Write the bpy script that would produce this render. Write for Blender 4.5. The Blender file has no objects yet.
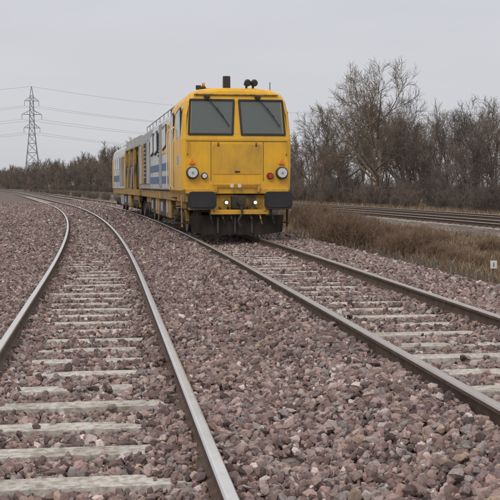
import bpy, bmesh, math, random
import numpy as np
from mathutils import Vector, Matrix, Euler
rng=np.random.default_rng(7); random.seed(7)
scn=bpy.context.scene
scn.view_settings.view_transform='Standard'; scn.view_settings.look='None'; scn.view_settings.exposure=0
COL=scn.collection
# ------------------------------------------------------------------ alignment
def slope(Y):
    return -0.139-0.109*np.clip((Y-15)/70.,0,1)-0.085*np.clip((Y-210)/200.,0,1)
_fy=np.arange(-20,3200,0.25); _fs=slope(_fy)
_fx=np.concatenate([[0],np.cumsum((_fs[1:]+_fs[:-1])*.5*.25)]); _fx-=np.interp(0,_fy,_fx); _fx+=-0.19
_arc=np.concatenate([[0],np.cumsum(np.sqrt(1+_fs[1:]**2)*.25)])
def XA(Y): return np.interp(Y,_fy,_fx)
def ARC(Y): return np.interp(Y,_fy,_arc)
def YARC(s): return np.interp(s,_arc,_fy)
UB=3.14; ZB=0.20; UC=16.3; UD=19.9
def nz(x,y,s=1.0):
    return (np.sin(x*1.7*s+y*.6*s+1.3)+np.sin(y*2.3*s-x*.9*s+.4)+np.sin(x*3.9*s+2.1*y*s)*.6+np.sin(y*5.1*s-2.7*x*s+2)*.5)/3.1
PU=[-900,-45,-12,-9,-7,-5.2,-3.5,-2.3,-1.3,-0.84,-0.66,-.4,.4,0.66,0.84,1.3,1.6,1.9,2.30,2.48,2.74,3.54,3.80,3.98,5.0,5.4,6.8,13.0,14.0,21.9,23.3,45,300,900]
PZ=[-1.0,-.6,0.1,0.15,-.15,-.30,-.17,-.10,-.095,-.11,-.155,-.19,-.19,-.155,-.105,-.09,-.04,.08,.10,.05,.01,.01,.05,.10,.09,.06,-.42,-.48,-.19,-.19,-.6,-.4,0,0]
def GZ(u,Y):
    z=np.interp(u,PU,PZ)
    amp=np.where((u>-6)&(u<6.9),.024,.05)
    return z+nz(u,Y)*amp+nz(u,Y,4.1)*amp*.4
# ------------------------------------------------------------------ material helpers
def newmat(name):
    m=bpy.data.materials.new(name); m.use_nodes=True
    nt=m.node_tree; b=nt.nodes['Principled BSDF']; return m,nt,b
def N(nt,t,**k):
    n=nt.nodes.new(t)
    for a,v in k.items(): setattr(n,a,v)
    return n
def ramp(nt,fac,stops,interp='LINEAR'):
    r=N(nt,'ShaderNodeValToRGB'); r.color_ramp.interpolation=interp
    el=r.color_ramp.elements
    while len(el)>1: el.remove(el[-1])
    el[0].position=stops[0][0]; el[0].color=(*stops[0][1],1)
    for p,c in stops[1:]:
        e=el.new(p); e.color=(*c,1)
    nt.links.new(fac,r.inputs[0]); return r.outputs[0]
def mixc(nt,f,a,b,mode='MIX'):
    m=N(nt,'ShaderNodeMix',data_type='RGBA',blend_type=mode)
    for i,v in ((0,f),(6,a),(7,b)):
        if hasattr(v,'node'): nt.links.new(v,m.inputs[i])
        elif i==0: m.inputs[0].default_value=v
        else: m.inputs[i].default_value=(*v,1)
    return m.outputs[2]
def noise(nt,scale,detail=4,vec=None,rough=.55):
    n=N(nt,'ShaderNodeTexNoise'); n.inputs['Scale'].default_value=scale; n.inputs['Detail'].default_value=detail; n.inputs['Roughness'].default_value=rough
    if vec is not None: nt.links.new(vec,n.inputs['Vector'])
    return n.outputs['Fac']
def objvec(nt): return N(nt,'ShaderNodeTexCoord').outputs['Object']
def bump(nt,b,h,strength=.3,dist=.01):
    n=N(nt,'ShaderNodeBump'); n.inputs['Strength'].default_value=strength; n.inputs['Distance'].default_value=dist
    nt.links.new(h,n.inputs['Height']); nt.links.new(n.outputs[0],b.inputs['Normal'])
def dirty(name,col,dirt=(.09,.065,.045),rough=.45,metal=0,amount=.5,scale=2.5,low=None,spec=.5):
    """painted / worn surface: streaky noise dirt, heavier low down"""
    m,nt,b=newmat(name); v=objvec(nt)
    mp=N(nt,'ShaderNodeMapping'); mp.inputs['Scale'].default_value=(1,1,.35); nt.links.new(v,mp.inputs[0])
    n1=noise(nt,scale,6,mp.outputs[0],.65)
    f=ramp(nt,n1,[(.42,(0,0,0)),(.72,(amount,)*3)])
    if low:
        sx=N(nt,'ShaderNodeSeparateXYZ'); nt.links.new(v,sx.inputs[0])
        mr=N(nt,'ShaderNodeMapRange'); mr.inputs[1].default_value=low[0]; mr.inputs[2].default_value=low[1]; mr.inputs[3].default_value=.65; mr.inputs[4].default_value=.0
        nt.links.new(sx.outputs[2],mr.inputs[0])
        a=N(nt,'ShaderNodeMath',operation='MULTIPLY'); nt.links.new(mr.outputs[0],a.inputs[0]); nt.links.new(noise(nt,5,6,mp.outputs[0]),a.inputs[1])
        a2=N(nt,'ShaderNodeMath',operation='ADD',use_clamp=True); nt.links.new(a.outputs[0],a2.inputs[0]); nt.links.new(f,a2.inputs[1]); f=a2.outputs[0]
    c=mixc(nt,f,col,dirt); nt.links.new(c,b.inputs['Base Color'])
    b.inputs['Metallic'].default_value=metal; b.inputs['Specular IOR Level'].default_value=spec
    r=N(nt,'ShaderNodeMapRange'); r.inputs[3].default_value=rough-.08; r.inputs[4].default_value=min(1,rough+.25); nt.links.new(n1,r.inputs[0]); nt.links.new(r.outputs[0],b.inputs['Roughness'])
    bump(nt,b,noise(nt,1.3,2,v),.25,.02)
    return m
# ------------------------------------------------------------------ mesh helpers
def mesh_np(name,V,groups,mats=(),midx=None,attr=None,smooth=False,parent=None):
    me=bpy.data.meshes.new(name); V=np.asarray(V,dtype=np.float32)
    me.vertices.add(len(V)); me.vertices.foreach_set('co',V.ravel())
    loops=np.concatenate([g.ravel() for g in groups]).astype(np.int32)
    tot=np.concatenate([np.full(len(g),g.shape[1]) for g in groups]).astype(np.int32)
    st=np.concatenate([[0],np.cumsum(tot)[:-1]]).astype(np.int32)
    me.loops.add(len(loops)); me.loops.foreach_set('vertex_index',loops)
    me.polygons.add(len(tot)); me.polygons.foreach_set('loop_start',st); me.polygons.foreach_set('loop_total',tot)
    for m in mats: me.materials.append(m)
    if midx is not None: me.polygons.foreach_set('material_index',np.asarray(midx,dtype=np.int32))
    me.polygons.foreach_set('use_smooth',np.full(len(tot),smooth))
    me.update(calc_edges=True)
    if attr:
        for an,(kind,data) in attr.items():
            a=me.attributes.new(an,kind,'POINT')
            a.data.foreach_set('color' if kind=='FLOAT_COLOR' else 'value',np.asarray(data,dtype=np.float32).ravel())
    o=bpy.data.objects.new(name,me); COL.objects.link(o)
    if parent: o.parent=parent
    return o
def empty(name,loc=(0,0,0),rz=0):
    e=bpy.data.objects.new(name,None); COL.objects.link(e); e.location=loc; e.rotation_euler=(0,0,rz); return e
# ------------------------------------------------------------------ world / light
w=bpy.data.worlds.new('World'); scn.world=w; w.use_nodes=True; nt=w.node_tree
bg=nt.nodes['Background']
sky=N(nt,'ShaderNodeTexSky',sky_type='NISHITA'); sky.sun_disc=False
SE,SA=math.radians(48),math.radians(205)
sky.sun_elevation=SE; sky.sun_rotation=SA; sky.dust_density=4
sc=N(nt,'ShaderNodeVectorMath',operation='SCALE'); nt.links.new(sky.outputs[0],sc.inputs[0]); sc.inputs['Scale'].default_value=.08
tc=N(nt,'ShaderNodeTexCoord'); sx=N(nt,'ShaderNodeSeparateXYZ'); nt.links.new(tc.outputs['Generated'],sx.inputs[0])
cloudcol=ramp(nt,sx.outputs[2],[(0,(.66,.665,.695)),(.05,(.67,.678,.71)),(.17,(.655,.662,.71)),(.5,(1.0,1.0,1.0)),(1,(1.0,1.0,1.0))])
mp=N(nt,'ShaderNodeMapping'); mp.inputs['Scale'].default_value=(1,1,4); nt.links.new(tc.outputs['Generated'],mp.inputs[0])
cn=noise(nt,2.2,5,mp.outputs[0]); cr=ramp(nt,cn,[(.3,(.93,.93,.935)),(.7,(1.04,1.04,1.035))])
cc=mixc(nt,1.0,cloudcol,cr,'MULTIPLY')
fin=mixc(nt,.93,sc.outputs[0],cc); nt.links.new(fin,bg.inputs[0]); bg.inputs[1].default_value=1.0
# (sky texture is scaled to 0.08 before the overcast deck is mixed over it)
sd=bpy.data.lights.new('sun','SUN'); sd.energy=1.0; sd.angle=math.radians(18); sd.color=(1,.97,.93)
so=bpy.data.objects.new('sun',sd); COL.objects.link(so)
sdir=Vector((math.sin(SA)*math.cos(SE),math.cos(SA)*math.cos(SE),math.sin(SE)))
so.rotation_euler=sdir.to_track_quat('Z','Y').to_euler(); so.location=(0,0,30)
# ------------------------------------------------------------------ camera
cd=bpy.data.cameras.new('camera'); cam=bpy.data.objects.new('camera',cd); COL.objects.link(cam)
cam.location=(0,0,1.42); cam.rotation_euler=(math.radians(90-3.51),0,0); cd.sensor_width=36; cd.lens=75; cd.clip_end=6000; cd.clip_start=.1
scn.camera=cam
# ------------------------------------------------------------------ ground
m_ground,nt,b=newmat('ground_surface'); v=objvec(nt)
vo=N(nt,'ShaderNodeTexVoronoi'); vo.inputs['Scale'].default_value=17; nt.links.new(v,vo.inputs['Vector'])
sxx=N(nt,'ShaderNodeSeparateColor'); nt.links.new(vo.outputs['Color'],sxx.inputs[0])
bal=ramp(nt,sxx.outputs[0],[(0,(.085,.063,.058)),(.35,(.165,.124,.114)),(.6,(.225,.18,.165)),(.85,(.30,.25,.23)),(1,(.38,.335,.315))])
dk=ramp(nt,vo.outputs['Distance'],[(0,(1,1,1)),(.55,(.85,.85,.85)),(.9,(.3,.28,.27))])
bal=mixc(nt,1,bal,dk,'MULTIPLY')
big=ramp(nt,noise(nt,.35,5,v,.65),[(.3,(.78,.76,.74)),(.7,(1.12,1.1,1.08))]); bal=mixc(nt,1,bal,big,'MULTIPLY')
gr=ramp(nt,noise(nt,1.4,5,v,.7),[(.25,(.045,.033,.022)),(.45,(.10,.075,.045)),(.6,(.17,.13,.075)),(.8,(.11,.095,.05))])
at=N(nt,'ShaderNodeAttribute',attribute_name='ballast')
nn=N(nt,'ShaderNodeMath',operation='MULTIPLY_ADD'); nt.links.new(noise(nt,3,3,v),nn.inputs[0]); nn.inputs[1].default_value=.8; nn.inputs[2].default_value=-.4
ad=N(nt,'ShaderNodeMath',operation='ADD'); nt.links.new(nn.outputs[0],ad.inputs[0]); nt.links.new(at.outputs['Fac'],ad.inputs[1])
st=N(nt,'ShaderNodeMapRange'); st.inputs[1].default_value=.42; st.inputs[2].default_value=.58; nt.links.new(ad.outputs[0],st.inputs[0])
nt.links.new(mixc(nt,st.outputs[0],gr,bal),b.inputs['Base Color']); b.inputs['Roughness'].default_value=.95; b.inputs['Specular IOR Level'].default_value=.1
US=np.unique(np.concatenate([[-900,-400,-200,-100,-60,-40,-25,-18],np.arange(-14,26,.2),np.array(PU),[26,30,36,50,70,100,160,240,400,650,900]]))
GY=np.concatenate([np.arange(-20,60,.4),np.arange(60,160,2),np.arange(160,600,15),np.arange(600,3201,130)])
UU,YY=np.meshgrid(US,GY)
ZZ=GZ(UU,YY)-.02
bf=np.clip(np.minimum((UU+6.2)/1.0,(6.5-UU)/.5),0,1); bf2=np.clip(np.minimum((UU-13.5)/.5,(22.4-UU)/.5),0,1); bf=np.maximum(bf,bf2)
V=np.stack([XA(YY)+UU,YY,ZZ],-1).reshape(-1,3)
nr,nc=UU.shape; idx=np.arange(nr*nc).reshape(nr,nc)
F=np.stack([idx[:-1,:-1],idx[:-1,1:],idx[1:,1:],idx[1:,:-1]],-1).reshape(-1,4)
mesh_np('ground',V,[F],[m_ground],attr={'ballast':('FLOAT',bf.ravel())},smooth=True)
# ------------------------------------------------------------------ ballast stones
m_rock,nt,b=newmat('ballast_stone'); at=N(nt,'ShaderNodeAttribute',attribute_name='col'); v=objvec(nt)
g=ramp(nt,noise(nt,70,3,v,.7),[(.3,(.70,.68,.68)),(.7,(1.24,1.20,1.20))])
nt.links.new(mixc(nt,1,at.outputs['Color'],g,'MULTIPLY'),b.inputs['Base Color'])
b.inputs['Roughness'].default_value=.8; b.inputs['Specular IOR Level'].default_value=.3
def hull(npts,seed):
    r=np.random.default_rng(seed); p=r.normal(size=(npts,3)); p/=np.linalg.norm(p,axis=1)[:,None]
    for _ in range(12):
        d=p[:,None]-p[None]; n=np.linalg.norm(d,axis=2)+np.eye(npts)*9; p=p+(d/n[...,None]**3).sum(1)*.03; p/=np.linalg.norm(p,axis=1)[:,None]
    p+=r.normal(size=p.shape)*.11; p*=np.array([r.uniform(.95,1.45),r.uniform(.7,1.05),r.uniform(.5,.85)])
    bm=bmesh.new(); vs=[bm.verts.new(q) for q in p]; bmesh.ops.convex_hull(bm,input=vs); bmesh.ops.triangulate(bm,faces=bm.faces[:])
    vs=[v for v in bm.verts if v.link_faces]; ix={v:i for i,v in enumerate(vs)}
    P=np.array([v.co[:] for v in vs]); T=np.array([[ix[v] for v in f.verts] for f in bm.faces]); bm.free(); return P,T
PAL=np.array([[.31,.235,.212],[.23,.168,.152],[.38,.31,.285],[.155,.115,.107],[.26,.238,.228],[.35,.255,.228],[.54,.48,.45],[.205,.152,.148],[.11,.086,.08],[.30,.27,.258],[.38,.30,.23]])*np.array([.97,.93,.92])
PW=np.array([.16,.16,.11,.11,.10,.11,.05,.09,.06,.05,.02]); PW/=PW.sum()
def stones(name,P,R,nv,npts,seed0):
    n=len(P); var=rng.integers(0,nv,n)
    q=rng.normal(size=(n,4)); q/=np.linalg.norm(q,axis=1)[:,None]; a,b_,c,d=q.T
    M=np.stack([1-2*(c*c+d*d),2*(b_*c-a*d),2*(b_*d+a*c),2*(b_*c+a*d),1-2*(b_*b_+d*d),2*(c*d-a*b_),2*(b_*d-a*c),2*(c*d+a*b_),1-2*(b_*b_+c*c)],-1).reshape(n,3,3)
    col=PAL[rng.choice(len(PAL),n,p=PW)]*rng.uniform(.70,1.24,(n,1))*(1+.10*nz(P[:,0],P[:,1],.5)[:,None])
    VV=[];FF=[];CC=[];off=0
    for k in range(nv):
        HP,HT=hull(npts,seed0+k); s=np.where(var==k)[0]
        if len(s)==0: continue
        vv=np.einsum('nij,pj->npi',M[s],HP)*R[s][:,None,None]+P[s][:,None,:]
        ff=HT[None]+(np.arange(len(s))*len(HP))[:,None,None]+off
        VV.append(vv.reshape(-1,3)); FF.append(ff.reshape(-1,3)); CC.append(np.repeat(col[s],len(HP),0)); off+=len(s)*len(HP)
    C=np.concatenate(CC); C=np.concatenate([C,np.ones((len(C),1))],1)
    return mesh_np(name,np.concatenate(VV),[np.concatenate(FF)],[m_rock],attr={'col':('FLOAT_COLOR',C)})
SP=.66
def place(y0,y1,dens,rmean,fr=.25,mar=1.6):
    A=(y1-y0)*(13.6); n=int(A*dens); Y=rng.uniform(y0,y1,n); u=rng.uniform(-6.6,7.0,n); X=XA(Y)+u
    k=(np.abs(X)<Y*fr+mar); Y,u,X=Y[k],u[k],X[k]; n=len(Y)
    r=rmean*np.exp(rng.normal(0,.30,n)); r=np.clip(r,rmean*.45,rmean*1.85)
    z=GZ(u,Y)+rng.uniform(-.35,.6,n)*r
    keep=np.ones(n,bool); keep&=~((u>6.1)&(rng.random(n)<(u-6.1)/.8)); keep&=~((u<-5.4)&(rng.random(n)<(-5.4-u)/1.0))
    m=slope(Y); cs=1/np.sqrt(1+m*m)
    for uc,zt,ph in ((0,0,0.),(UB,ZB,.31)):
        uu=u-uc; per=uu*cs; al=(ARC(Y)+uu*m*cs-ph)/SP
        dS=np.abs(al-np.round(al))*SP
        rail=np.abs(np.abs(per)-.752)
        keep&=~(rail<.036+r*.75)
        on=(np.abs(per)<1.25)&(dS<.125+r*.35)
        cov=nz(X*1.0+uc,Y*1.0,2.3)*.5+.5
        ap=np.abs(per)
        thr=np.where(ap<.752,.86-.68*np.clip((ap-.34)/.38,0,1),.26)-.10*np.clip((dS-.07)/.06,0,1)
        hide=on&((cov+rng.normal(0,.09,n))<thr)
        keep&=~hide
        z=np.where(on&~hide&(ap<1.25),np.maximum(z,zt-.165+r*.45),z)
    P=np.stack([X,Y,z],-1)[keep]; return P,r[keep]
bal=empty('ballast')
for nm,args,nv,npt in (('stones_near',(3.4,10,1040,.0232),14,13),('stones_mid',(10,20,660,.0262),12,10),('stones_far',(20,38,330,.033),10,8),('stones_distant',(38,95,120,.046),8,7)):
    P,R=place(*args); o=stones(nm,P,R,nv,npt,100); o.parent=bal; print(nm,len(P))
# ------------------------------------------------------------------ tracks
def rust(name,c1,c2,rough=.8):
    m,nt,b=newmat(name); v=objvec(nt); nt.links.new(ramp(nt,noise(nt,9,5,v,.65),[(.3,c1),(.7,c2)]),b.inputs['Base Color']); b.inputs['Roughness'].default_value=rough; b.inputs['Specular IOR Level'].default_value=.25; return m
m_web=rust('rail_side_rust',(.07,.046,.036),(.145,.10,.075))
def railtop(name,c,rough,met):
    m,nt,b=newmat(name); v=objvec(nt); nt.links.new(ramp(nt,noise(nt,3,6,v,.7),[(.3,tuple(x*.82 for x in c)),(.7,c)]),b.inputs['Base Color']); b.inputs['Roughness'].default_value=rough; b.inputs['Metallic'].default_value=met; return m
m_topA=railtop('rail_head_polished',(.88,.86,.83),.24,.95)
m_topB=railtop('rail_head_dull',(.50,.45,.41),.36,.8)
m_conc,nt,b=newmat('sleeper_concrete'); v=objvec(nt)
c=ramp(nt,noise(nt,2.2,6,v,.7),[(.3,(.36,.33,.29)),(.5,(.52,.485,.44)),(.75,(.64,.605,.56))]); c=mixc(nt,1,c,ramp(nt,noise(nt,22,5,v),[(.38,(.6,.56,.52)),(.58,(1,1,1))]),'MULTIPLY')
nt.links.new(c,b.inputs['Base Color']); b.inputs['Roughness'].default_value=.9; b.inputs['Specular IOR Level'].default_value=.2; bump(nt,b,noise(nt,40,4,v,.7),.5,.006)
prof=[(-.07,-.15),(-.07,-.14),(-.014,-.122),(-.009,-.045),(-.035,-.035),(-.036,-.012),(-.028,-.002),(-.018,0),(.018,0),(.028,-.002),(.036,-.012),(.035,-.035),(.009,-.045),(.014,-.122),(.07,-.14),(.07,-.15)]
def add_boxes(cent,half,ang,bev=0):
    h=np.array(half); n=len(cent)
    if bev:
        b_=bev
        base=np.array([[sx*(h[0]),sy*(h[1]),-h[2]] for sx,sy in ((-1,-1),(1,-1),(1,1),(-1,1))]+[[sx*(h[0]-b_),sy*(h[1]-b_),h[2]] for sx,sy in ((-1,-1),(1,-1),(1,1),(-1,1))])
    else: base=np.array([[sx*h[0],sy*h[1],sz*h[2]] for sz in (-1,1) for sx,sy in ((-1,-1),(1,-1),(1,1),(-1,1))])
    c,s=np.cos(ang),np.sin(ang)
    x=base[None,:,0]*c[:,None]-base[None,:,1]*s[:,None]; y=base[None,:,0]*s[:,None]+base[None,:,1]*c[:,None]
    V=np.stack([x,y,np.broadcast_to(base[None,:,2],x.shape)],-1)+cent[:,None,:]
    f=np.array([[0,3,2,1],[4,5,6,7],[0,1,5,4],[1,2,6,5],[2,3,7,6],[3,0,4,7]])
    F=(f[None]+(np.arange(n)*8)[:,None,None]).reshape(-1,4); return V.reshape(-1,3),F
def track(uc,zt,mtop,ph,ymax_sl,clips):
    root=empty('railway_track')
    RY=np.concatenate([np.arange(-8,110,1.),np.arange(110,1500,12.)])
    m=slope(RY); cs=1/np.sqrt(1+m*m)
    for side,nm in ((-1,'rail_left'),(1,'rail_right')):
        V=[]
        for (px,pz) in prof:
            d=side*.752+px
            V.append(np.stack([XA(RY)+uc+d*cs,RY-d*m*cs,np.full(len(RY),zt+pz)],-1))
        V=np.stack(V,1); n,k=V.shape[:2]; ix=np.arange(n*k).reshape(n,k)
        F=[];mi=[]
        for j in range(k):
            j2=(j+1)%k; F.append(np.stack([ix[:-1,j],ix[1:,j],ix[1:,j2],ix[:-1,j2]],-1)); mi.append(np.full(n-1,1 if 5<=j<=9 else 0))
        mesh_np(nm,V.reshape(-1,3),[np.concatenate(F)],[m_web,mtop],midx=np.concatenate(mi),parent=root)
    s0=math.ceil(ARC(0.)/SP)*SP+ph; s=np.arange(s0,ARC(ymax_sl),SP); Y=YARC(s); m=slope(Y); ang=np.arctan(-m)
    C=np.stack([XA(Y)+uc,Y,np.full(len(Y),zt-.165-.1)],-1)
    C[:,2]+=rng.normal(0,.003,len(Y)); an=ang+rng.normal(0,.005,len(Y))
    V,F=add_boxes(C,(1.25,.125,.1),an,.018); mesh_np('sleepers',V,[F],[m_conc],parent=root)
    if clips:
        k=Y<45; Yc,mc,ac=Y[k],m[k],ang[k]; Vs=[];Fs=[];off=0
        for side in (-1,1):
            for ins in (-1,1):
                for (du,dz,hh) in ((.075,-.138,(.03,.055,.014)),(.10,-.125,(.012,.035,.02)),(.125,-.148,(.022,.045,.014))):
                    d=side*.752+ins*du; cs_=1/np.sqrt(1+mc*mc)
                    C=np.stack([XA(Yc)+uc+d*cs_,Yc-d*mc*cs_,np.full(len(Yc),zt+dz)],-1)
                    V,F=add_boxes(C,hh,ac,.006); Vs.append(V);Fs.append(F+off);off+=len(V)
        mesh_np('rail_clips',np.concatenate(Vs),[np.concatenate(Fs)],[m_web],parent=root)
    return root
track(0,0,m_topA,0,160,True)
track(UB,ZB,m_topB,.31,160,True)
track(UC,.0,m_topB,0,200,False)
track(UD,.0,m_topB,.2,200,False)
# ------------------------------------------------------------------ bare trees
def bark(name,a,b2):
    m,nt,b=newmat(name); v=objvec(nt); oi=N(nt,'ShaderNodeObjectInfo')
    c=ramp(nt,noise(nt,2,3,v),[(.3,a),(.7,b2)]); c=mixc(nt,1,c,ramp(nt,oi.outputs['Random'],[(0,(.75,.74,.74)),(.5,(1,.98,.96)),(1,(1.35,1.2,1.08))]),'MULTIPLY')
    nt.links.new(c,b.inputs['Base Color']); b.inputs['Roughness'].default_value=.9; b.inputs['Specular IOR Level'].default_value=.1; return m
m_bark=bark('bark',(.11,.093,.08),(.20,.175,.15)); m_twig=bark('woodland_bark',(.135,.113,.10),(.235,.20,.175))
def prisms(P0,P1,R0,R1,n):
    d=P1-P0; d/=np.linalg.norm(d,axis=1)[:,None]+1e-9
    a=np.where(np.abs(d[:,2:3])<.9,np.array([[0,0,1.]]),np.array([[1.,0,0]])); x=np.cross(d,a); x/=np.linalg.norm(x,axis=1)[:,None]; y=np.cross(d,x)
    t=np.arange(n)*2*np.pi/n; ring=x[:,None]*np.cos(t)[None,:,None]+y[:,None]*np.sin(t)[None,:,None]
    V=np.concatenate([P0[:,None]+ring*R0[:,None,None],P1[:,None]+ring*R1[:,None,None]],1)
    j=np.arange(n); f=np.stack([j,(j+1)%n,n+(j+1)%n,n+j],-1); F=(f[None]+(np.arange(len(P0))*2*n)[:,None,None]).reshape(-1,4)
    return V.reshape(-1,3),F
def tree_mesh(name,seed,H,trunk_r,kids,lens,ang,twig_r=.012,stems=1,up=.12,clear=.22,mat=m_bark,tl=.8,wob=.16):
    r=random.Random(seed); segs=[]
    def rvec(): return Vector((r.gauss(0,1),r.gauss(0,1),r.gauss(0,1)))
    def grow(p,d,L,rad,lv):
        ns=6 if lv==0 else (5 if lv==1 else (3 if lv<len(kids) else 2)); pts=[(p.copy(),rad,d.copy())]
        for i in range(ns):
            d=(d+rvec()*(.09 if lv==0 else wob)+Vector((0,0,up*(.4 if lv==0 else 1)))).normalized(); q=p+d*(L/ns)
            r2=max(twig_r*.6,rad*(1-(i+1)/ns*(.72 if lv==0 else .75))); segs.append((p.copy(),q.copy(),max(pts[-1][1],twig_r*.6),r2,lv)); p=q; pts.append((p.copy(),r2,d.copy()))
        if lv<len(kids):
            k=max(2,int(kids[lv]*r.uniform(.75,1.25)))
            for i in range(k):
                t=(clear if lv==0 else .18)+(1-(clear if lv==0 else .18))*((i+r.random())/k)
                fi=min(t,.999)*ns; j=int(fi); a,b_=pts[j],pts[j+1]; f=fi-j
                q=a[0].lerp(b_[0],f); rr=a[1]+(b_[1]-a[1])*f; dd=a[2]
                side=dd.cross(rvec()).normalized(); an=ang[lv]*r.uniform(.7,1.25)
                nd=(dd*math.cos(an)+side*math.sin(an)).normalized()
                grow(q,nd,lens[lv]*H*(1-(.35 if lv==0 else .45)*t)*r.uniform(.7,1.2),max(twig_r,rr*r.uniform(.45,.7)),lv+1)
    for s in range(stems):
        a=r.uniform(0,6.28); lean=.0 if stems==1 else r.uniform(.1,.45)
        grow(Vector((math.cos(a)*.15*(stems>1),math.sin(a)*.15*(stems>1),-.3)),Vector((math.cos(a)*lean,math.sin(a)*lean,1)).normalized(),H*(tl if stems==1 else r.uniform(.6,.85)),trunk_r,0)
    A=np.array([list(s[0])+list(s[1])+[s[2],s[3],s[4]] for s in segs]); Vs=[];Fs=[];off=0
    for sel,n in ((A[:,8]<=1,6),((A[:,8]>1),3)):
        B=A[sel]
        if len(B)==0: continue
        V,F=prisms(B[:,0:3],B[:,3:6],B[:,6],B[:,7],n); Vs.append(V);Fs.append(F+off);off+=len(V)
    print(name,len(A),'top %.1f width %.1f'%(A[:,5].max(),A[:,3].max()-A[:,3].min()))
    o=mesh_np(name,np.concatenate(Vs),Fs,[mat],smooth=True); me=o.data; bpy.data.objects.remove(o); return me
hero=[tree_mesh('tree_a',17,12,.30,[12,8,6,6],[.52,.25,.13,.07],[.90,.75,.7,.7],.014,clear=.20,up=.12,tl=.66),
      tree_mesh('tree_b',23,10,.24,[10,8,6,6],[.50,.25,.14,.08],[.80,.75,.7,.7],.014,clear=.2,up=.12,tl=.66)]
wood=[tree_mesh('wood_%d'%i,40+i,9,.13,[10,6,5,4],[.32,.2,.12,.07],[.55,.6,.65,.7],.013,clear=.32,up=.15,mat=m_twig,tl=.8) for i in range(3)]
woodf=[tree_mesh('woodfar_%d'%i,60+i,9,.13,[11,7,5],[.34,.22,.14],[.7,.7,.7],.036,clear=.1,up=.12,mat=m_twig,tl=.75) for i in range(2)]
shrub=[tree_mesh('shrub_%d'%i,70+i,3.2,.032,[7,5,4],[.4,.22,.14],[.6,.6,.7],.011,stems=8,clear=.1,up=.1,mat=m_twig) for i in range(2)]
def inst(me,name,loc,s,parent=None,sz=None):
    o=bpy.data.objects.new(name,me); COL.objects.link(o); o.location=loc; o.scale=(s,s,sz or s); o.rotation_euler=(0,0,random.uniform(0,6.28)); o.parent=parent; return o
def at_px(px,Y): return (px-250)/1042*Y
def gz1(X,Y): return float(GZ(np.array(X-XA(Y)),np.array(Y)))
for me,px,Y,s in ((hero[0],374,93,1.13),(hero[1],333,104,1.18),(hero[1],425,112,1.05),(hero[0],468,100,.88),(hero[1],499,90,.95),(hero[0],402,116,1.0),(hero[0],310,120,.92),(hero[1],446,95,.9)):
    X=at_px(px,Y); inst(me,'bare_tree',(X,Y,gz1(X,Y)),s)
tl=empty('tree_line'); random.seed(5); cnt=0
for row,(uo,sp,sc_) in enumerate(((30,4.2,.62),(34,4.0,.80),(40,4.4,.92),(49,5.8,1.0))):
    Y=42+row*2
    while Y<1000:
        u=uo+random.uniform(-2.2,2.2); X=float(XA(Y))+u
        if abs(X)<Y*.28+4:
            s=sc_*random.uniform(.68,1.22); far=Y>170
            if far: s*=1.2+.40*min(1,(Y-170)/150)
            inst(random.choice(woodf if far else wood),'tree',(X,Y,gz1(X,Y)),s,tl); cnt+=1
        Y+=sp*random.uniform(.5,1.5)*(1 if Y<150 else (1.3 if Y<350 else 2.0))
for row,(uo,sp,sc_) in enumerate(((26.5,2.0,.8),(29,2.3,1.05),(34,2.8,1.25))):
    Y=45
    while Y<600:
        u=uo+random.uniform(-1.,1.); X=float(XA(Y))+u
        if abs(X)<Y*.28+4:
            inst(random.choice(shrub),'shrub',(X,Y,gz1(X,Y)),sc_*random.uniform(.5,1.2),tl); cnt+=1
        Y+=sp*random.uniform(.6,1.4)*(1 if Y<150 else (2. if Y<350 else 3))
for i in range(70):   # lineside scrub on the far left horizon
    Y=random.uniform(330,520); X=float(XA(Y))-random.uniform(12,60)
    inst(random.choice(woodf),'tree',(X,Y,-.5),random.uniform(.3,.6),tl,random.uniform(.25,.45))
print('trees',cnt)
# ------------------------------------------------------------------ dead grass
m_grass,nt,b=newmat('dead_grass'); at=N(nt,'ShaderNodeAttribute',attribute_name='col'); nt.links.new(at.outputs['Color'],b.inputs['Base Color']); b.inputs['Roughness'].default_value=.8; b.inputs['Specular IOR Level'].default_value=.15
GP=np.array([[.36,.275,.18],[.25,.18,.115],[.42,.345,.25],[.17,.105,.072],[.16,.14,.07],[.29,.175,.125]])
def blades(name,X,Y,Z,H,W,pal_p,lean=.35):
    n=len(X); a=rng.uniform(0,2*np.pi,n); ca,sa=np.cos(a),np.sin(a); l=rng.normal(0,lean,(n,2))*H[:,None]
    base=np.stack([X,Y,Z],-1); wv=np.stack([ca*W,sa*W,0*W],-1)
    mid=base+np.stack([l[:,0]*.35,l[:,1]*.35,H*.6],-1); tip=base+np.stack([l[:,0],l[:,1],H],-1)
    V=np.stack([base-wv,base+wv,mid+wv*.7,mid-wv*.7,tip],1).reshape(-1,3); i=np.arange(n)*5
    c=GP[rng.choice(len(GP),n,p=pal_p)]*rng.uniform(.65,1.15,(n,1)); C=np.repeat(np.concatenate([c,np.ones((n,1))],1),5,0)
    return mesh_np(name,V,[np.stack([i,i+1,i+2,i+3],-1),np.stack([i+3,i+2,i+4],-1)],[m_grass],attr={'col':('FLOAT_COLOR',C)})
def scatter(n,u0,u1,y0,y1,fr=.27,mar=2,pw=1.5):
    Y=y0+(y1-y0)*rng.random(n)**pw; u=rng.uniform(u0,u1,n); X=XA(Y)+u; k=np.abs(X)<Y*fr+mar; return X[k],Y[k],u[k]
gv=empty('dead_grass')
Xg,Yg,ug=scatter(170000,6.5,13.6,12,110)
den=nz(Xg*1.,Yg*1.,1.2)*.5+.5; k=(rng.random(len(Xg))<.25+den)&(rng.random(len(Xg))<np.clip((ug-6.3)/.8,.1,1)); Xg,Yg,ug,den=Xg[k],Yg[k],ug[k],den[k]
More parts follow.
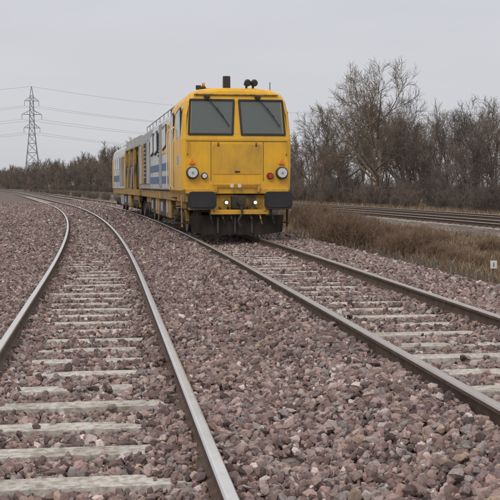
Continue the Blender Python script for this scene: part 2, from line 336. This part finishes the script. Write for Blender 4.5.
blades('verge_grass',Xg,Yg,GZ(ug,Yg)-.05,(.08+.36*den*rng.random(len(Xg)))*np.clip((ug-6)/1.2,.3,1),.003+.0002*Yg,[.25,.27,.13,.16,.03,.16]).parent=gv
Xg,Yg,ug=scatter(45000,22.6,28,40,170); blades('far_verge_grass',Xg,Yg,GZ(ug,Yg)-.05,.2+.5*rng.random(len(Xg)),.004+.00025*Yg,[.22,.25,.12,.18,.03,.20]).parent=gv
Xg,Yg,ug=scatter(30000,-12,-6,20,200); blades('left_verge_grass',Xg,Yg,GZ(ug,Yg)-.05,.1+.25*rng.random(len(Xg)),.004+.00025*Yg,[.3,.2,.2,.1,.1,.1]).parent=gv
m_br=rust('bramble_stem',(.16,.10,.072),(.31,.21,.15),.8)
bram=[tree_mesh('bramble_%d'%i,90+i,1.15,.010,[7,5,4],[.5,.3,.18],[.8,.7,.7],.0045,stems=22,clear=.05,up=.02,mat=m_br,wob=.25) for i in range(2)]
clumps=[(346,30,1.15,1.25),(359,31,1.0,1.05),(333,32,1.0,1.05),(374,31,.8,.7),(405,27,.9,.9),(420,27.5,.9,.92),(436,26,.6,.55),(392,29,.7,.6),(455,25,.55,.45),(478,24,.5,.4),(325,38,.9,1.1),(310,42,1,1.1),(385,37,.8,.7),(440,34,.7,.5),(350,44,1.0,1.0),(300,50,1.2,1.3),(323,52,1.1,1.2),(365,36,.9,.95),(490,30,.6,.45),(340,38,1,1.15)]
for px,Y,s,hz in clumps:
    X=at_px(px,Y); rt=empty('bramble_bush',(X,Y,gz1(X,Y)-.05)); inst(bram[int(px)%2],'stems',(0,0,0),s*1.05,rt,hz)
    n=1200; a=rng.uniform(0,6.28,n); rr=np.abs(rng.normal(0,.38,n))*s; xx=X+np.cos(a)*rr; yy=Y+np.sin(a)*rr
    o=blades('stalks',xx-X,yy-Y,GZ(xx-XA(yy),yy)-.05-rt.location.z,np.clip((1.0-rr*.5)*rng.uniform(.35,1,n)*hz,.1,2),np.full(n,.006),[.22,.22,.10,.14,.02,.30],.3)
    o.parent=rt
for i in range(170):
    Y=random.uniform(55,330); X=float(XA(Y))+random.uniform(8,12.8); 
    o=inst(random.choice(shrub),'shrub',(X,Y,gz1(X,Y)),random.uniform(.18,.42),tl)
# ------------------------------------------------------------------ low stake fence + marker
m_wood=rust('weathered_wood',(.10,.08,.065),(.21,.18,.15),.9)
fe=empty('low_wooden_fence'); 
s=np.arange(15.5,36,.16); Y=s+rng.normal(0,.03,len(s)); u=6.9+rng.normal(0,.03,len(s)); X=XA(Y)+u
hts=.17+.07*rng.random(len(s))
P0=np.stack([X,Y,GZ(u,Y)-.1],-1); P1=P0+np.stack([rng.normal(0,.03,len(s)),rng.normal(0,.03,len(s)),hts*2],-1)
V,F=prisms(P0,P1,np.full(len(s),.022),np.full(len(s),.018),5); mesh_np('stakes',V,[F],[m_wood],parent=fe)
yr=np.arange(15.5,36,1.); ur=6.9; zr=GZ(np.full(len(yr),ur),yr)+.17; Pp=np.stack([XA(yr)+ur,yr,zr],-1); V,F=prisms(Pp[:-1],Pp[1:],np.full(len(yr)-1,.008),np.full(len(yr)-1,.008),4); mesh_np('rail_wire',V,[F],[m_wood],parent=fe)
# ------------------------------------------------------------------ generic part builders
def finish(me,name,mat,parent,loc,rot,smooth=False,bev=0):
    me.materials.append(mat); o=bpy.data.objects.new(name,me); COL.objects.link(o); o.parent=parent; o.location=loc; o.rotation_euler=rot
    if smooth:
        for p in me.polygons: p.use_smooth=True
    if bev:
        b_=o.modifiers.new('bevel','BEVEL'); b_.width=bev; b_.segments=2; b_.limit_method='ANGLE'
    return o
def box(name,size,loc,mat,parent,rot=(0,0,0),bev=.012):
    me=bpy.data.meshes.new(name); bm=bmesh.new(); bmesh.ops.create_cube(bm,size=1); bmesh.ops.scale(bm,vec=size,verts=bm.verts); bm.to_mesh(me); bm.free()
    return finish(me,name,mat,parent,loc,rot,bev=bev)
def cyl(name,r,d,loc,mat,parent,axis='Z',r2=None,seg=24,bev=0):
    me=bpy.data.meshes.new(name); bm=bmesh.new(); bmesh.ops.create_cone(bm,cap_ends=True,segments=seg,radius1=r,radius2=r if r2 is None else r2,depth=d); bm.to_mesh(me); bm.free()
    rot={'Z':(0,0,0),'X':(0,math.pi/2,0),'Y':(math.pi/2,0,0)}[axis]
    o=finish(me,name,mat,parent,loc,rot,bev=bev)
    for p in me.polygons: p.use_smooth=len(p.vertices)==4
    return o
def plate(name,w,h,r,t,loc,mat,parent,rot=(0,0,0),shear=0):
    pts=[]
    for cx,cz,a0 in ((w/2-r,h/2-r,0),(-w/2+r,h/2-r,90),(-w/2+r,-h/2+r,180),(w/2-r,-h/2+r,270)):
        for k in range(6):
            a=math.radians(a0+k*18); z=cz+r*math.sin(a); pts.append((cx+r*math.cos(a)+shear*(z/h),z))
    me=bpy.data.meshes.new(name); bm=bmesh.new(); f=[bm.verts.new((x,-t/2,z)) for x,z in pts]; g=[bm.verts.new((x,t/2,z)) for x,z in pts]
    bm.faces.new(f); bm.faces.new(g[::-1]); n=len(pts)
    for i in range(n): bm.faces.new((f[i],g[i],g[(i+1)%n],f[(i+1)%n]))
    bmesh.ops.recalc_face_normals(bm,faces=bm.faces); bm.to_mesh(me); bm.free(); return finish(me,name,mat,parent,loc,rot)
def pipe(name,pts,r,mat,parent,seg=6):
    P=np.array(pts,float); V,F=prisms(P[:-1],P[1:],np.full(len(P)-1,r),np.full(len(P)-1,r),seg); return mesh_np(name,V,[F],[mat],smooth=True,parent=parent)
mk=empty('marker_post',(at_px(494,19.5),19.5,-.42))
m_white=dirty('white_paint',(.72,.71,.68),rough=.5,amount=.3)
m_black=dirty('black_rubber',(.018,.018,.019),(.06,.052,.045),rough=.55,amount=.5)
box('post',(.04,.04,.46),(0,0,.20),m_wood,mk,bev=.004); box('plate',(.12,.02,.15),(0,-.031,.37),m_white,mk,bev=.004); box('numeral',(.014,.004,.08),(0,-.0435,.37),m_black,mk,bev=0)
# ------------------------------------------------------------------ track machine
HD=math.radians(9.7)
T=empty('track_maintenance_machine',(-.30,24.5,ZB),HD)
m_yel=dirty('yellow_paint',(.83,.445,.022),(.34,.20,.055),rough=.33,amount=.42,low=(.7,1.8),scale=3.2)
m_yel2=dirty('yellow_paint_grimy',(.60,.33,.035),(.10,.07,.04),rough=.55,amount=.9,scale=4,low=(.2,1.5))
m_wht=dirty('white_panel',(.58,.59,.59),(.20,.17,.14),rough=.45,amount=.6,low=(.9,2.0))
m_blu=dirty('blue_stripe',(.05,.12,.27),(.12,.12,.14),rough=.45,amount=.4)
m_gry=dirty('grey_panel',(.33,.34,.35),(.12,.10,.09),rough=.5,amount=.6)
m_und=dirty('undergear_grime',(.035,.030,.027),(.11,.08,.055),rough=.8,amount=.7,scale=6)
m_stl=dirty('wheel_steel',(.12,.095,.08),(.3,.28,.26),rough=.5,metal=.4,amount=.5)
m_red=dirty('red_lens',(.55,.03,.015),(.2,.03,.02),rough=.25,amount=.2)
m_org=dirty('orange_lens',(.85,.22,.02),(.5,.1,.02),rough=.25,amount=.2)
m_gls,nt,b=newmat('window_glass'); v=objvec(nt)
nt.links.new(ramp(nt,noise(nt,1.6,3,v),[(.35,(.05,.06,.06)),(.65,(.17,.19,.185))]),b.inputs['Base Color']); b.inputs['Roughness'].default_value=.08; b.inputs['Specular IOR Level'].default_value=.9
# see-through cab glass: partly transparent, partly mirror-like
m_wsc,nt,b=newmat('windscreen_glass'); out=[n for n in nt.nodes if n.type=='OUTPUT_MATERIAL'][0]
tr=N(nt,'ShaderNodeBsdfTransparent'); tr.inputs[0].default_value=(.78,.84,.82,1); b.inputs['Base Color'].default_value=(.32,.35,.34,1); b.inputs['Roughness'].default_value=.10; b.inputs['Specular IOR Level'].default_value=1.0
mx=N(nt,'ShaderNodeMixShader'); mx.inputs[0].default_value=.30; nt.links.new(tr.outputs[0],mx.inputs[1]); nt.links.new(b.outputs[0],mx.inputs[2]); nt.links.new(mx.outputs[0],out.inputs[0])
m_int=dirty('cab_interior',(.42,.43,.41),(.22,.20,.18),rough=.8,amount=.4)
m_lamp,nt,b=newmat('headlamp_lens'); b.inputs['Base Color'].default_value=(.62,.63,.63,1); b.inputs['Roughness'].default_value=.12
m_lit,nt,b=newmat('lit_marker_lens'); b.inputs['Base Color'].default_value=(.9,.85,.7,1); b.inputs['Emission Color'].default_value=(1,.78,.48,1); b.inputs['Emission Strength'].default_value=1.3
SL=.15
OUT=[(1.20,1.04),(1.285,1.12),(1.30,1.7),(1.30,2.32),(1.255,2.9),(1.19,3.22),(1.08,3.39),(.86,3.485),(.45,3.53)]
def hullbody(name,y0,y1,mat,front=True,out=OUT,open_rows=()):
    rows=out; st=[(y0,.085 if front else 0),(y0+.035,.035 if front else 0),(y0+.11,0),(y1-.08,0),(y1,0)]
    bm=bmesh.new(); rings=[]
    for si,(y,ins) in enumerate(st):
        L=[];R=[]
        for (x,z) in rows:
            sh=max(0,z-2.32)*SL if (front and si<3) else 0
            iz=min(ins,.025) if z<3.3 else ins
            zc=z-(iz if z>3 else (-iz if z<1.2 else 0))
            R.append(bm.verts.new((x-ins,y+sh,zc))); L.append(bm.verts.new((-x+ins,y+sh,zc)))
        rings.append((L,R))
    for a,b_ in zip(rings[:-1],rings[1:]):
        for k in range(len(rows)-1):
            bm.faces.new((a[1][k],b_[1][k],b_[1][k+1],a[1][k+1])); bm.faces.new((a[0][k],a[0][k+1],b_[0][k+1],b_[0][k]))
        bm.faces.new((a[1][-1],b_[1][-1],b_[0][-1],a[0][-1])); bm.faces.new((a[1][0],a[0][0],b_[0][0],b_[1][0]))
    for ring in (rings[0],rings[-1]):
        for k in range(len(rows)-1):
            if ring is rings[0] and k in open_rows: continue
            bm.faces.new((ring[0][k],ring[1][k],ring[1][k+1],ring[0][k+1]))
    bmesh.ops.recalc_face_normals(bm,faces=bm.faces); me=bpy.data.meshes.new(name); bm.to_mesh(me); bm.free()
    return finish(me,name,mat,T,(0,0,0),(0,0,0))
# cab shell is hollow behind the windscreens (front face rows 3 and 4 are framed separately)
hullbody('cab_body',0,3.5,m_yel,open_rows=(3,4))
ta=math.atan(SL)
def fy(z): return max(0,z-2.32)*SL
def slantbar(name,x0,x1,z0,z1,mat=m_yel,t=.05,x0t=None,x1t=None):
    x0t=x0 if x0t is None else x0t; x1t=x1 if x1t is None else x1t
    bm=bmesh.new(); vs=[bm.verts.new((x,fy(z)+dy,z)) for dy in (-.004,t) for x,z in ((x0,z0),(x1,z0),(x1t,z1),(x0t,z1))]
    for f in ((0,1,2,3),(7,6,5,4),(0,4,5,1),(1,5,6,2),(2,6,7,3),(3,7,4,0)): bm.faces.new([vs[i] for i in f])
    bmesh.ops.recalc_face_normals(bm,faces=bm.faces); me=bpy.data.meshes.new(name); bm.to_mesh(me); bm.free(); return finish(me,name,mat,T,(0,0,0),(0,0,0))
slantbar('windscreen_lower_frame',-1.218,1.218,2.31,2.44,x0t=-1.208,x1t=1.208); slantbar('windscreen_upper_frame',-1.11,1.11,3.20,3.245,x0t=-1.10,x1t=1.10)
slantbar('windscreen_centre_post',-.09,.09,2.442,3.198)
for sx in (-1,1): slantbar('windscreen_side_post',*( (1.09,1.205) if sx>0 else (-1.205,-1.09)),2.442,3.198,x0t=(1.045 if sx>0 else -1.112),x1t=(1.112 if sx>0 else -1.045))
box('dashboard',(2.3,.45,.25),(0,.42,2.30),m_black,T); box('console',(.5,.3,.3),(.2,.5,2.5),m_black,T,bev=.03)
box('cab_bulkhead',(2.40,.04,1.9),(0,2.0,2.3),m_int,T)
for x in (-.6,.62):
    box('seat_back',(.46,.12,.62),(x,1.25,2.42),m_black,T,(.12,0,0),.05); box('seat_headrest',(.26,.10,.18),(x,1.30,2.82),m_black,T,bev=.04)
box('sun_blind',(.9,.02,.18),(-.6,.28,3.12),m_black,T); box('control_screen',(.3,.06,.22),(-.05,.55,2.72),m_black,T)
for sx in (-1,1):
    zc=2.83; x=sx*.60
    for a in ((0,.405,1.06,.05),(0,-.405,1.06,.05)):
        box('windscreen_seal',(a[2],.03,a[3]),(x-sx*.047*a[1]/.8,fy(zc+a[1]*.99)-.016,zc+a[1]*.99),m_black,T,(-ta,0,0),.008)
    for e in (-1,1):
        box('windscreen_seal_side',(.045,.03,.80),(x+e*.515,fy(zc)-.0165,zc),m_black,T,(-ta,-sx*.058,0),.008)
    plate('windscreen',1.02,.80,.07,.012,(x,fy(zc)-.006,zc),m_wsc,T,(-ta,0,0),-sx*.045)
    p0=(x-.08,fy(3.25)-.07,3.27); p1=(x+.28,fy(2.78)-.085,2.83)
    pipe('wiper_arm',[p0,p1],.012,m_black,T); pipe('wiper_blade',[(x+.12,fy(3.0)-.075,3.05),(x+.42,fy(2.6)-.075,2.61)],.012,m_black,T)
    box('wiper_motor',(.14,.08,.07),(x-.10,fy(3.25)-.05,3.31),m_black,T)
    X=sx*1.06; z=1.53
    cyl('headlamp_bezel',.145,.10,(X,-.05,z),m_black,T,'Y',bev=.01); cyl('headlamp_ring',.122,.02,(X,-.108,z),m_gry,T,'Y'); cyl('headlamp',.105,.02,(X,-.124,z),m_lamp,T,'Y'); cyl('headlamp_bulb',.03,.02,(X,-.134,z),m_gry,T,'Y')
    cyl('tail_lamp_bezel',.075,.07,(sx*.78,-.035,z-.07),m_black,T,'Y'); cyl('tail_lamp',.055,.02,(sx*.78,-.078,z-.07),m_red if sx>0 else m_lamp,T,'Y')
    me=bpy.data.meshes.new('marker'); bm=bmesh.new(); bmesh.ops.create_cone(bm,cap_ends=True,segments=3,radius1=.085,radius2=.075,depth=.04); bm.to_mesh(me); bm.free(); finish(me,'hazard_triangle',m_org,T,(X,-.02,z+.25),(math.pi/2,0,math.pi))
    pipe('grab_rail',[(sx*1.17,-.01,1.95),(sx*1.17,-.08,1.98),(sx*1.16,-.08,2.26),(sx*1.16,-.01,2.29)],.014,m_yel2,T)
    cyl('buffer_shank',.13,.5,(sx*.89,-.22,.88),m_und,T,'Y'); cyl('buffer_housing',.18,.22,(sx*.89,-.06,.88),m_yel2,T,'Y')
    plate('buffer_head',.66,.41,.11,.07,(sx*.89,-.49,.89),m_black,T)
    plate('buffer_face',.56,.31,.09,.02,(sx*.89,-.532,.89),m_black,T)
    for k,zz in enumerate((.35,.68)): box('step',(.34,.24,.03),(sx*1.12,.32,zz),m_und,T)
    box('step_bracket',(.03,.2,.75),(sx*1.27,.32,.62),m_yel2,T)
box('seam_h',(2.40,.008,.012),(0,-.003,2.27),m_und,T,bev=0); 
for x in (-.62,.62): box('seam_v',(.010,.008,.92),(x,-.003,1.8),m_und,T,bev=0)
for x in (-.45,.45): cyl('hinge',.02,.1,(x,-.012,2.2),m_yel2,T)
plate('access_panel',1.16,.70,.05,.014,(0,-.006,1.85),m_yel,T)
box('handle',(.12,.03,.03),(0,-.03,1.56),m_black,T)
box('rain_strip',(2.0,.05,.03),(0,fy(3.36)-.01,3.36),m_yel2,T,(-ta,0,0))
box('bumper_valance',(2.42,.16,.12),(0,-.02,1.10),m_yel,T)
box('buffer_beam',(2.3,.14,.36),(0,.06,.84),m_yel2,T)
box('lamp_bracket',(1.1,.12,.05),(-.02,-.12,1.26),m_yel,T); 
for x in (-.52,.48): box('lamp_bracket_leg',(.05,.12,.16),(x,-.12,1.155),m_yel,T)
for x in (-.16,.02): cyl('marker_lamp',.045,.05,(x,-.20,1.23),m_lamp,T,'Y')
for x in (-.30,.38): cyl('lit_marker_lamp',.038,.06,(x,-.30,.84),m_lit,T,'Y'); box('lamp_stem',(.05,.2,.05),(x,-.18,.84),m_yel2,T); cyl('lamp_hood',.06,.05,(x,-.27,.84),m_black,T,'Y')
box('coupling_pocket',(.32,.22,.30),(0,-.10,.84),m_und,T); cyl('draw_hook',.05,.30,(0,-.34,.84),m_und,T,'Y'); pipe('coupling_link',[(0,-.44,.86),(.05,-.46,.6),(-.05,-.46,.42),(0,-.44,.3)],.028,m_und,T)
box('front_bar',(1.36,.07,.11),(0,-.36,.62),m_yel,T); 
for x in (-.6,.6): box('bar_hanger',(.07,.34,.09),(x,-.18,.64),m_yel,T); box('bar_upright',(.07,.07,.3),(x,-.36,.76),m_yel,T)
me=bpy.data.meshes.new('plough'); bm=bmesh.new()
pp=[(-1.12,.05,.54),(-.55,-.22,.54),(.55,-.22,.54),(1.12,.05,.54),(-1.08,.0,.13),(-.55,-.30,.09),(.55,-.30,.09),(1.08,.0,.13)]
vs=[bm.verts.new(p) for p in pp]
for f in ((0,1,5,4),(1,2,6,5),(2,3,7,6)): bm.faces.new([vs[i] for i in f])
bmesh.ops.solidify(bm,geom=bm.faces[:],thickness=.03); bm.to_mesh(me); bm.free(); finish(me,'plough',m_und,T,(0,0,0),(0,0,0))
for x in (-.5,-.1,.3): box('plough_rib',(.05,.10,.38),(x,-.27,.31),m_und,T)
for x,c in ((-.42,m_und),(-.22,m_und),(.24,m_und),(.46,m_yel2),(-.7,m_und),(.75,m_und)): pipe('air_hose',[(x,-.02,.72),(x,-.28,.66),(x+.04,-.36,.45),(x+.08,-.30,.34)],.022,c,T)
box('roof_exhaust',(.16,.2,.26),(-.17,.55,3.65),m_black,T); cyl('exhaust_cap',.09,.06,(-.17,.55,3.80),m_und,T)
for x in (.30,.46):
    cyl('air_horn',.045,.34,(x,.45,3.66),m_black,T,'Y',r2=.03); cyl('horn_bell',.085,.08,(x,.26,3.66),m_black,T,'Y',r2=.05); box('horn_foot',(.05,.06,.12),(x,.5,3.58),m_black,T)
cyl('beacon_base',.06,.08,(-.72,.6,3.54),m_black,T); cyl('beacon',.04,.10,(-.72,.6,3.62),m_org,T,r2=.035); box('roof_lamp',(.12,.1,.1),(-.85,.5,3.55),m_black,T)
cyl('antenna',.01,.32,(.95,.9,3.58),m_black,T,seg=6)
box('roof_unit',(1.3,1.3,.12),(0,2.2,3.58),m_gry,T)
def sidewin(y0,y1,z0,z1,mat=m_gls,frame=m_black):
    for sx in (-1,1):
        zc=(z0+z1)/2; 
        xs=np.interp(zc,[p[1] for p in OUT],[p[0] for p in OUT]); tilt=math.atan2(1.30-1.255,.58) if zc>2.32 else 0
        plate('side_window_seal',y1-y0+.09,z1-z0+.09,.07,.03,(sx*(xs+.006),(y0+y1)/2,zc),frame,T,(0,-sx*tilt,math.pi/2)) 
        plate('side_window',y1-y0,z1-z0,.05,.03,(sx*(xs+.014),(y0+y1)/2,zc),mat,T,(0,-sx*tilt,math.pi/2))
def sidepanel(name,y0,y1,z0,z1,mat,x=1.305,t=.02,bev=.005):
    for sx in (-1,1): box(name,(t,y1-y0,z1-z0),(sx*x,(y0+y1)/2,(z0+z1)/2),mat,T,bev=bev)
sidewin(.45,1.45,2.36,3.0)
sidewin(2.15,2.75,2.36,3.0)
for yy in (2.0,2.9): sidepanel('door_gap',yy-.008,yy+.008,1.12,2.33,m_und,1.30,.008,0)
for sx in (-1,1):
    for yy in (1.9,3.0): pipe('door_grab_rail',[(sx*1.31,yy,1.15),(sx*1.38,yy,1.2),(sx*1.38,yy,2.6),(sx*1.29,yy,2.7)],.018,m_white,T)
for k in range(4): sidepanel('cab_step',2.2,2.7,.25+k*.22,.28+k*.22,m_und,1.18,.25)
sidepanel('depot_plate',.7,1.3,1.75,1.95,m_wht,1.302,.01,0)
OUT2=[(1.20,1.10),(1.27,1.14),(1.27,1.7),(1.27,2.25),(1.24,2.8),(1.18,3.08),(1.05,3.22),(.8,3.30),(.4,3.33)]
hullbody('crew_body',3.62,10.2,m_wht,front=False,out=OUT2)
sidepanel('upper_yellow',3.7,6.6,2.12,2.86,m_yel,1.268,.03)
sidewin(4.2,5.3,2.3,2.82); sidewin(7.2,8.3,2.25,2.8); sidewin(8.7,9.7,2.25,2.8)
sidepanel('blue_stripe',3.7,10.1,1.66,1.86,m_blu,1.276,.014,0); sidepanel('blue_stripe_lower',3.7,10.1,1.30,1.50,m_blu,1.276,.014,0)
sidepanel('grey_band',5.8,6.5,1.2,3.0,m_gry,1.28,.03)
for k in range(7): sidepanel('louvre',6.75,7.05,2.1+k*.1,2.14+k*.1,m_und,1.285,.02,0)
hullbody('machinery_house',10.4,15.6,m_gry,front=False,out=OUT2)
for k in range(4): sidepanel('equipment_door',10.6+k*1.25,11.7+k*1.25,1.3,2.7,(m_wht,m_und,m_yel2,m_wht)[k],1.285,.03)
for k in range(8): sidepanel('grille_slat',11.95,12.9,1.5+k*.14,1.55+k*.14,m_gry,1.303,.02,0)
for y0 in (5,7.5,11.3,13.5): box('roof_box',(1.2,1.3,.28),(0,y0,3.42),m_gry,T)
pipe('roof_rail',[(-1.0,3.8,3.42),(-1.0,15.4,3.42)],.016,m_gry,T)
for yy in np.arange(3.8,15.5,1.45): pipe('roof_rail_post',[(-1.0,yy,3.18),(-1.0,yy,3.42)],.014,m_gry,T)
cyl('exhaust_stack',.09,.5,(-.5,10.3,3.5),m_und,T)
box('gangway',(1.6,1.4,2.0),(0,16.3,2.0),m_black,T)
T1=T; T2=empty('rear_section',(0,17.0,0),math.radians(1.4)); T2.parent=T1; T=T2
box('work_roof',(2.3,7.3,.34),(0,3.7,3.05),m_wht,T); box('work_gutter',(2.4,7.3,.08),(0,3.7,2.84),m_gry,T)
for y0 in (.2,2.6,5.0,7.2):
    for sx in (-1,1): box('frame_post',(.12,.14,1.72),(sx*1.15,y0,1.94),m_yel2,T)
box('machinery_core',(1.7,6.6,1.5),(0,3.7,1.8),m_und,T)
for y0 in (1.1,3.4,4.3,6.2):
    for sx in (-1,1):
        box('hydraulic_unit',(.35,.9,.9),(sx*.98,y0,1.6),(m_und if y0<3 else m_gry),T); cyl('cylinder_ram',.08,1.5,(sx*1.12,y0-.55,1.9),m_stl,T)
OUT3=[(x*.97,z*.97) for x,z in OUT2]
hullbody('rear_body',7.6,16.2,m_wht,front=False,out=OUT3)
for (a,c,mm) in ((7.8,8.8,m_yel2),(9.2,10.6,m_gry),(15.1,15.9,m_yel)): sidepanel('rear_panel',a,c,1.25,2.6,mm,1.24,.03)
for a in (10.9,12.3,13.7): 
    sidepanel('rear_window',a,a+1.0,2.05,2.6,m_gls,1.236,.02)
sidepanel('rear_stripe',10.7,15,1.45,1.75,m_blu,1.238,.014,0)
for y0 in (9,12,14.5): box('roof_box',(1.3,1.6,.25),(0,y0,3.28),m_wht,T)
T=T1
def bogie(par,y):
    for dy in (-.9,.9):
        for sx in (-1,1):
            cyl('wheel',.42,.13,(sx*.745,y+dy,.42),m_stl,par,'X',seg=32,bev=.01); cyl('axlebox',.15,.2,(sx*1.03,y+dy,.43),m_und,par,'X'); box('axle_guard',(.10,.36,.42),(sx*1.0,y+dy,.55),m_yel2,par)
        cyl('axle',.08,1.6,(0,y+dy,.42),m_und,par,'X')
    for sx in (-1,1):
        box('bogie_frame',(.12,2.7,.20),(sx*1.0,y,.72),m_yel2,par)
        for dy in (-.28,0,.28): cyl('spring',.075,.3,(sx*1.04,y+dy,.50),m_und,par)
    box('bogie_bolster',(2.0,.5,.3),(0,y,.75),m_und,par); box('brake_gear',(1.5,2.2,.2),(0,y,.42),m_und,par)
for y in (2.6,13.6): bogie(T1,y)
for y in (3.0,13.4): bogie(T2,y)
for par,y0,y1 in ((T1,.15,15.7),(T2,0.1,16.2)):
    for sx in (-1,1):
        box('sole_bar',(.12,y1-y0,.24),(sx*1.14,(y0+y1)/2,.96),m_yel2,par)
    box('floor_frame',(2.1,y1-y0,.16),(0,(y0+y1)/2,.94),m_und,par)
for par,y,l,mm in ((T1,5.3,1.4,m_yel2),(T1,7.2,1.6,m_und),(T1,9.1,1.3,m_yel2),(T1,10.9,1.4,m_und),(T2,5.8,1.5,m_yel2),(T2,7.8,1.6,m_und),(T2,10.2,1.8,m_gry)):
    box('underfloor_tank',(2.3,l,.52),(0,y,.58),mm,par,bev=.04)
    for sx in (-1,1): box('tank_hatch',(.02,l*.4,.28),(sx*1.155,y,.6),m_gry,par)
# ------------------------------------------------------------------ pylon + wires
m_pyl=rust('galvanised_steel',(.22,.23,.245),(.30,.31,.33),.7)
def pylon(X,Y,H=49.,ang=0,S_=1.0):
    root=empty('electricity_pylon',(X,Y,-.5),ang); root.scale=(S_,S_,S_); S=[]
    def hw(z): return float(np.interp(z,[0,H*.42,H*.60,H*.93,H],[4.4,2.0,1.2,.7,.05]))
    lv=[0,7,13,18,22.5,26.5,30,33,36,39,42,45.5,H]
    cor=lambda z:[Vector((sx*hw(z),sy*hw(z),z)) for sx,sy in ((-1,-1),(1,-1),(1,1),(-1,1))]
    for a,b_ in zip(lv[:-1],lv[1:]):
        A,B=cor(a),cor(b_)
        for i in range(4):
            j=(i+1)%4; S.append((A[i],B[i],.15)); S.append((A[i],B[j],.08)); S.append((A[j],B[i],.08)); S.append((B[i],B[j],.08))
    tips=[]
    for z,L in ((30,3.8),(36.5,4.7),(43,3.4)):
        for sx in (-1,1):
            tip=Vector((sx*(L),0,z)); 
            for sy in (-1,1):
                S.append((Vector((sx*hw(z),sy*hw(z),z)),tip,.10)); S.append((Vector((sx*hw(z+2),sy*hw(z+2),z+2.0)),tip,.09))
            for t in (.33,.66):
                p=Vector((sx*hw(z),0,z)).lerp(tip,t); q=Vector((sx*hw(z+2),0,z+2)).lerp(tip,t); S.append((p,q,.07))
            S.append((tip,tip-Vector((0,0,2.4)),.11)); tips.append(tip-Vector((0,0,2.4)))
    tips.append(Vector((0,0,H)))
    P0=np.array([s[0][:] for s in S]);P1=np.array([s[1][:] for s in S]);R=np.array([s[2] for s in S]); V,F=prisms(P0,P1,R,R,4); mesh_np('lattice',V,[F],[m_pyl],parent=root)
    M=Matrix.Translation((X,Y,-.5))@Matrix.Rotation(ang,4,'Z')@Matrix.Scale(S_,4); return [M@t for t in tips]
ta_=pylon(-116.6,560,H=50.0,ang=math.radians(15),S_=1.10); tb=pylon(150,610,ang=math.radians(20)); tc_=pylon(-390,450,ang=math.radians(10))
m_wire,nt,b=newmat('power_line'); b.inputs['Base Color'].default_value=(.28,.29,.31,1)
pw=empty('power_lines')
for A,B in ((ta_,tb),(tc_,ta_)):
    for p,q in zip(A,B):
        pts=[]
        for i in range(41):
            t=i/40; r=p.lerp(q,t); r.z-=4*t*(1-t)*9.; pts.append(r[:])
        pipe('conductor',pts,.05,m_wire,pw,4)
print('done')
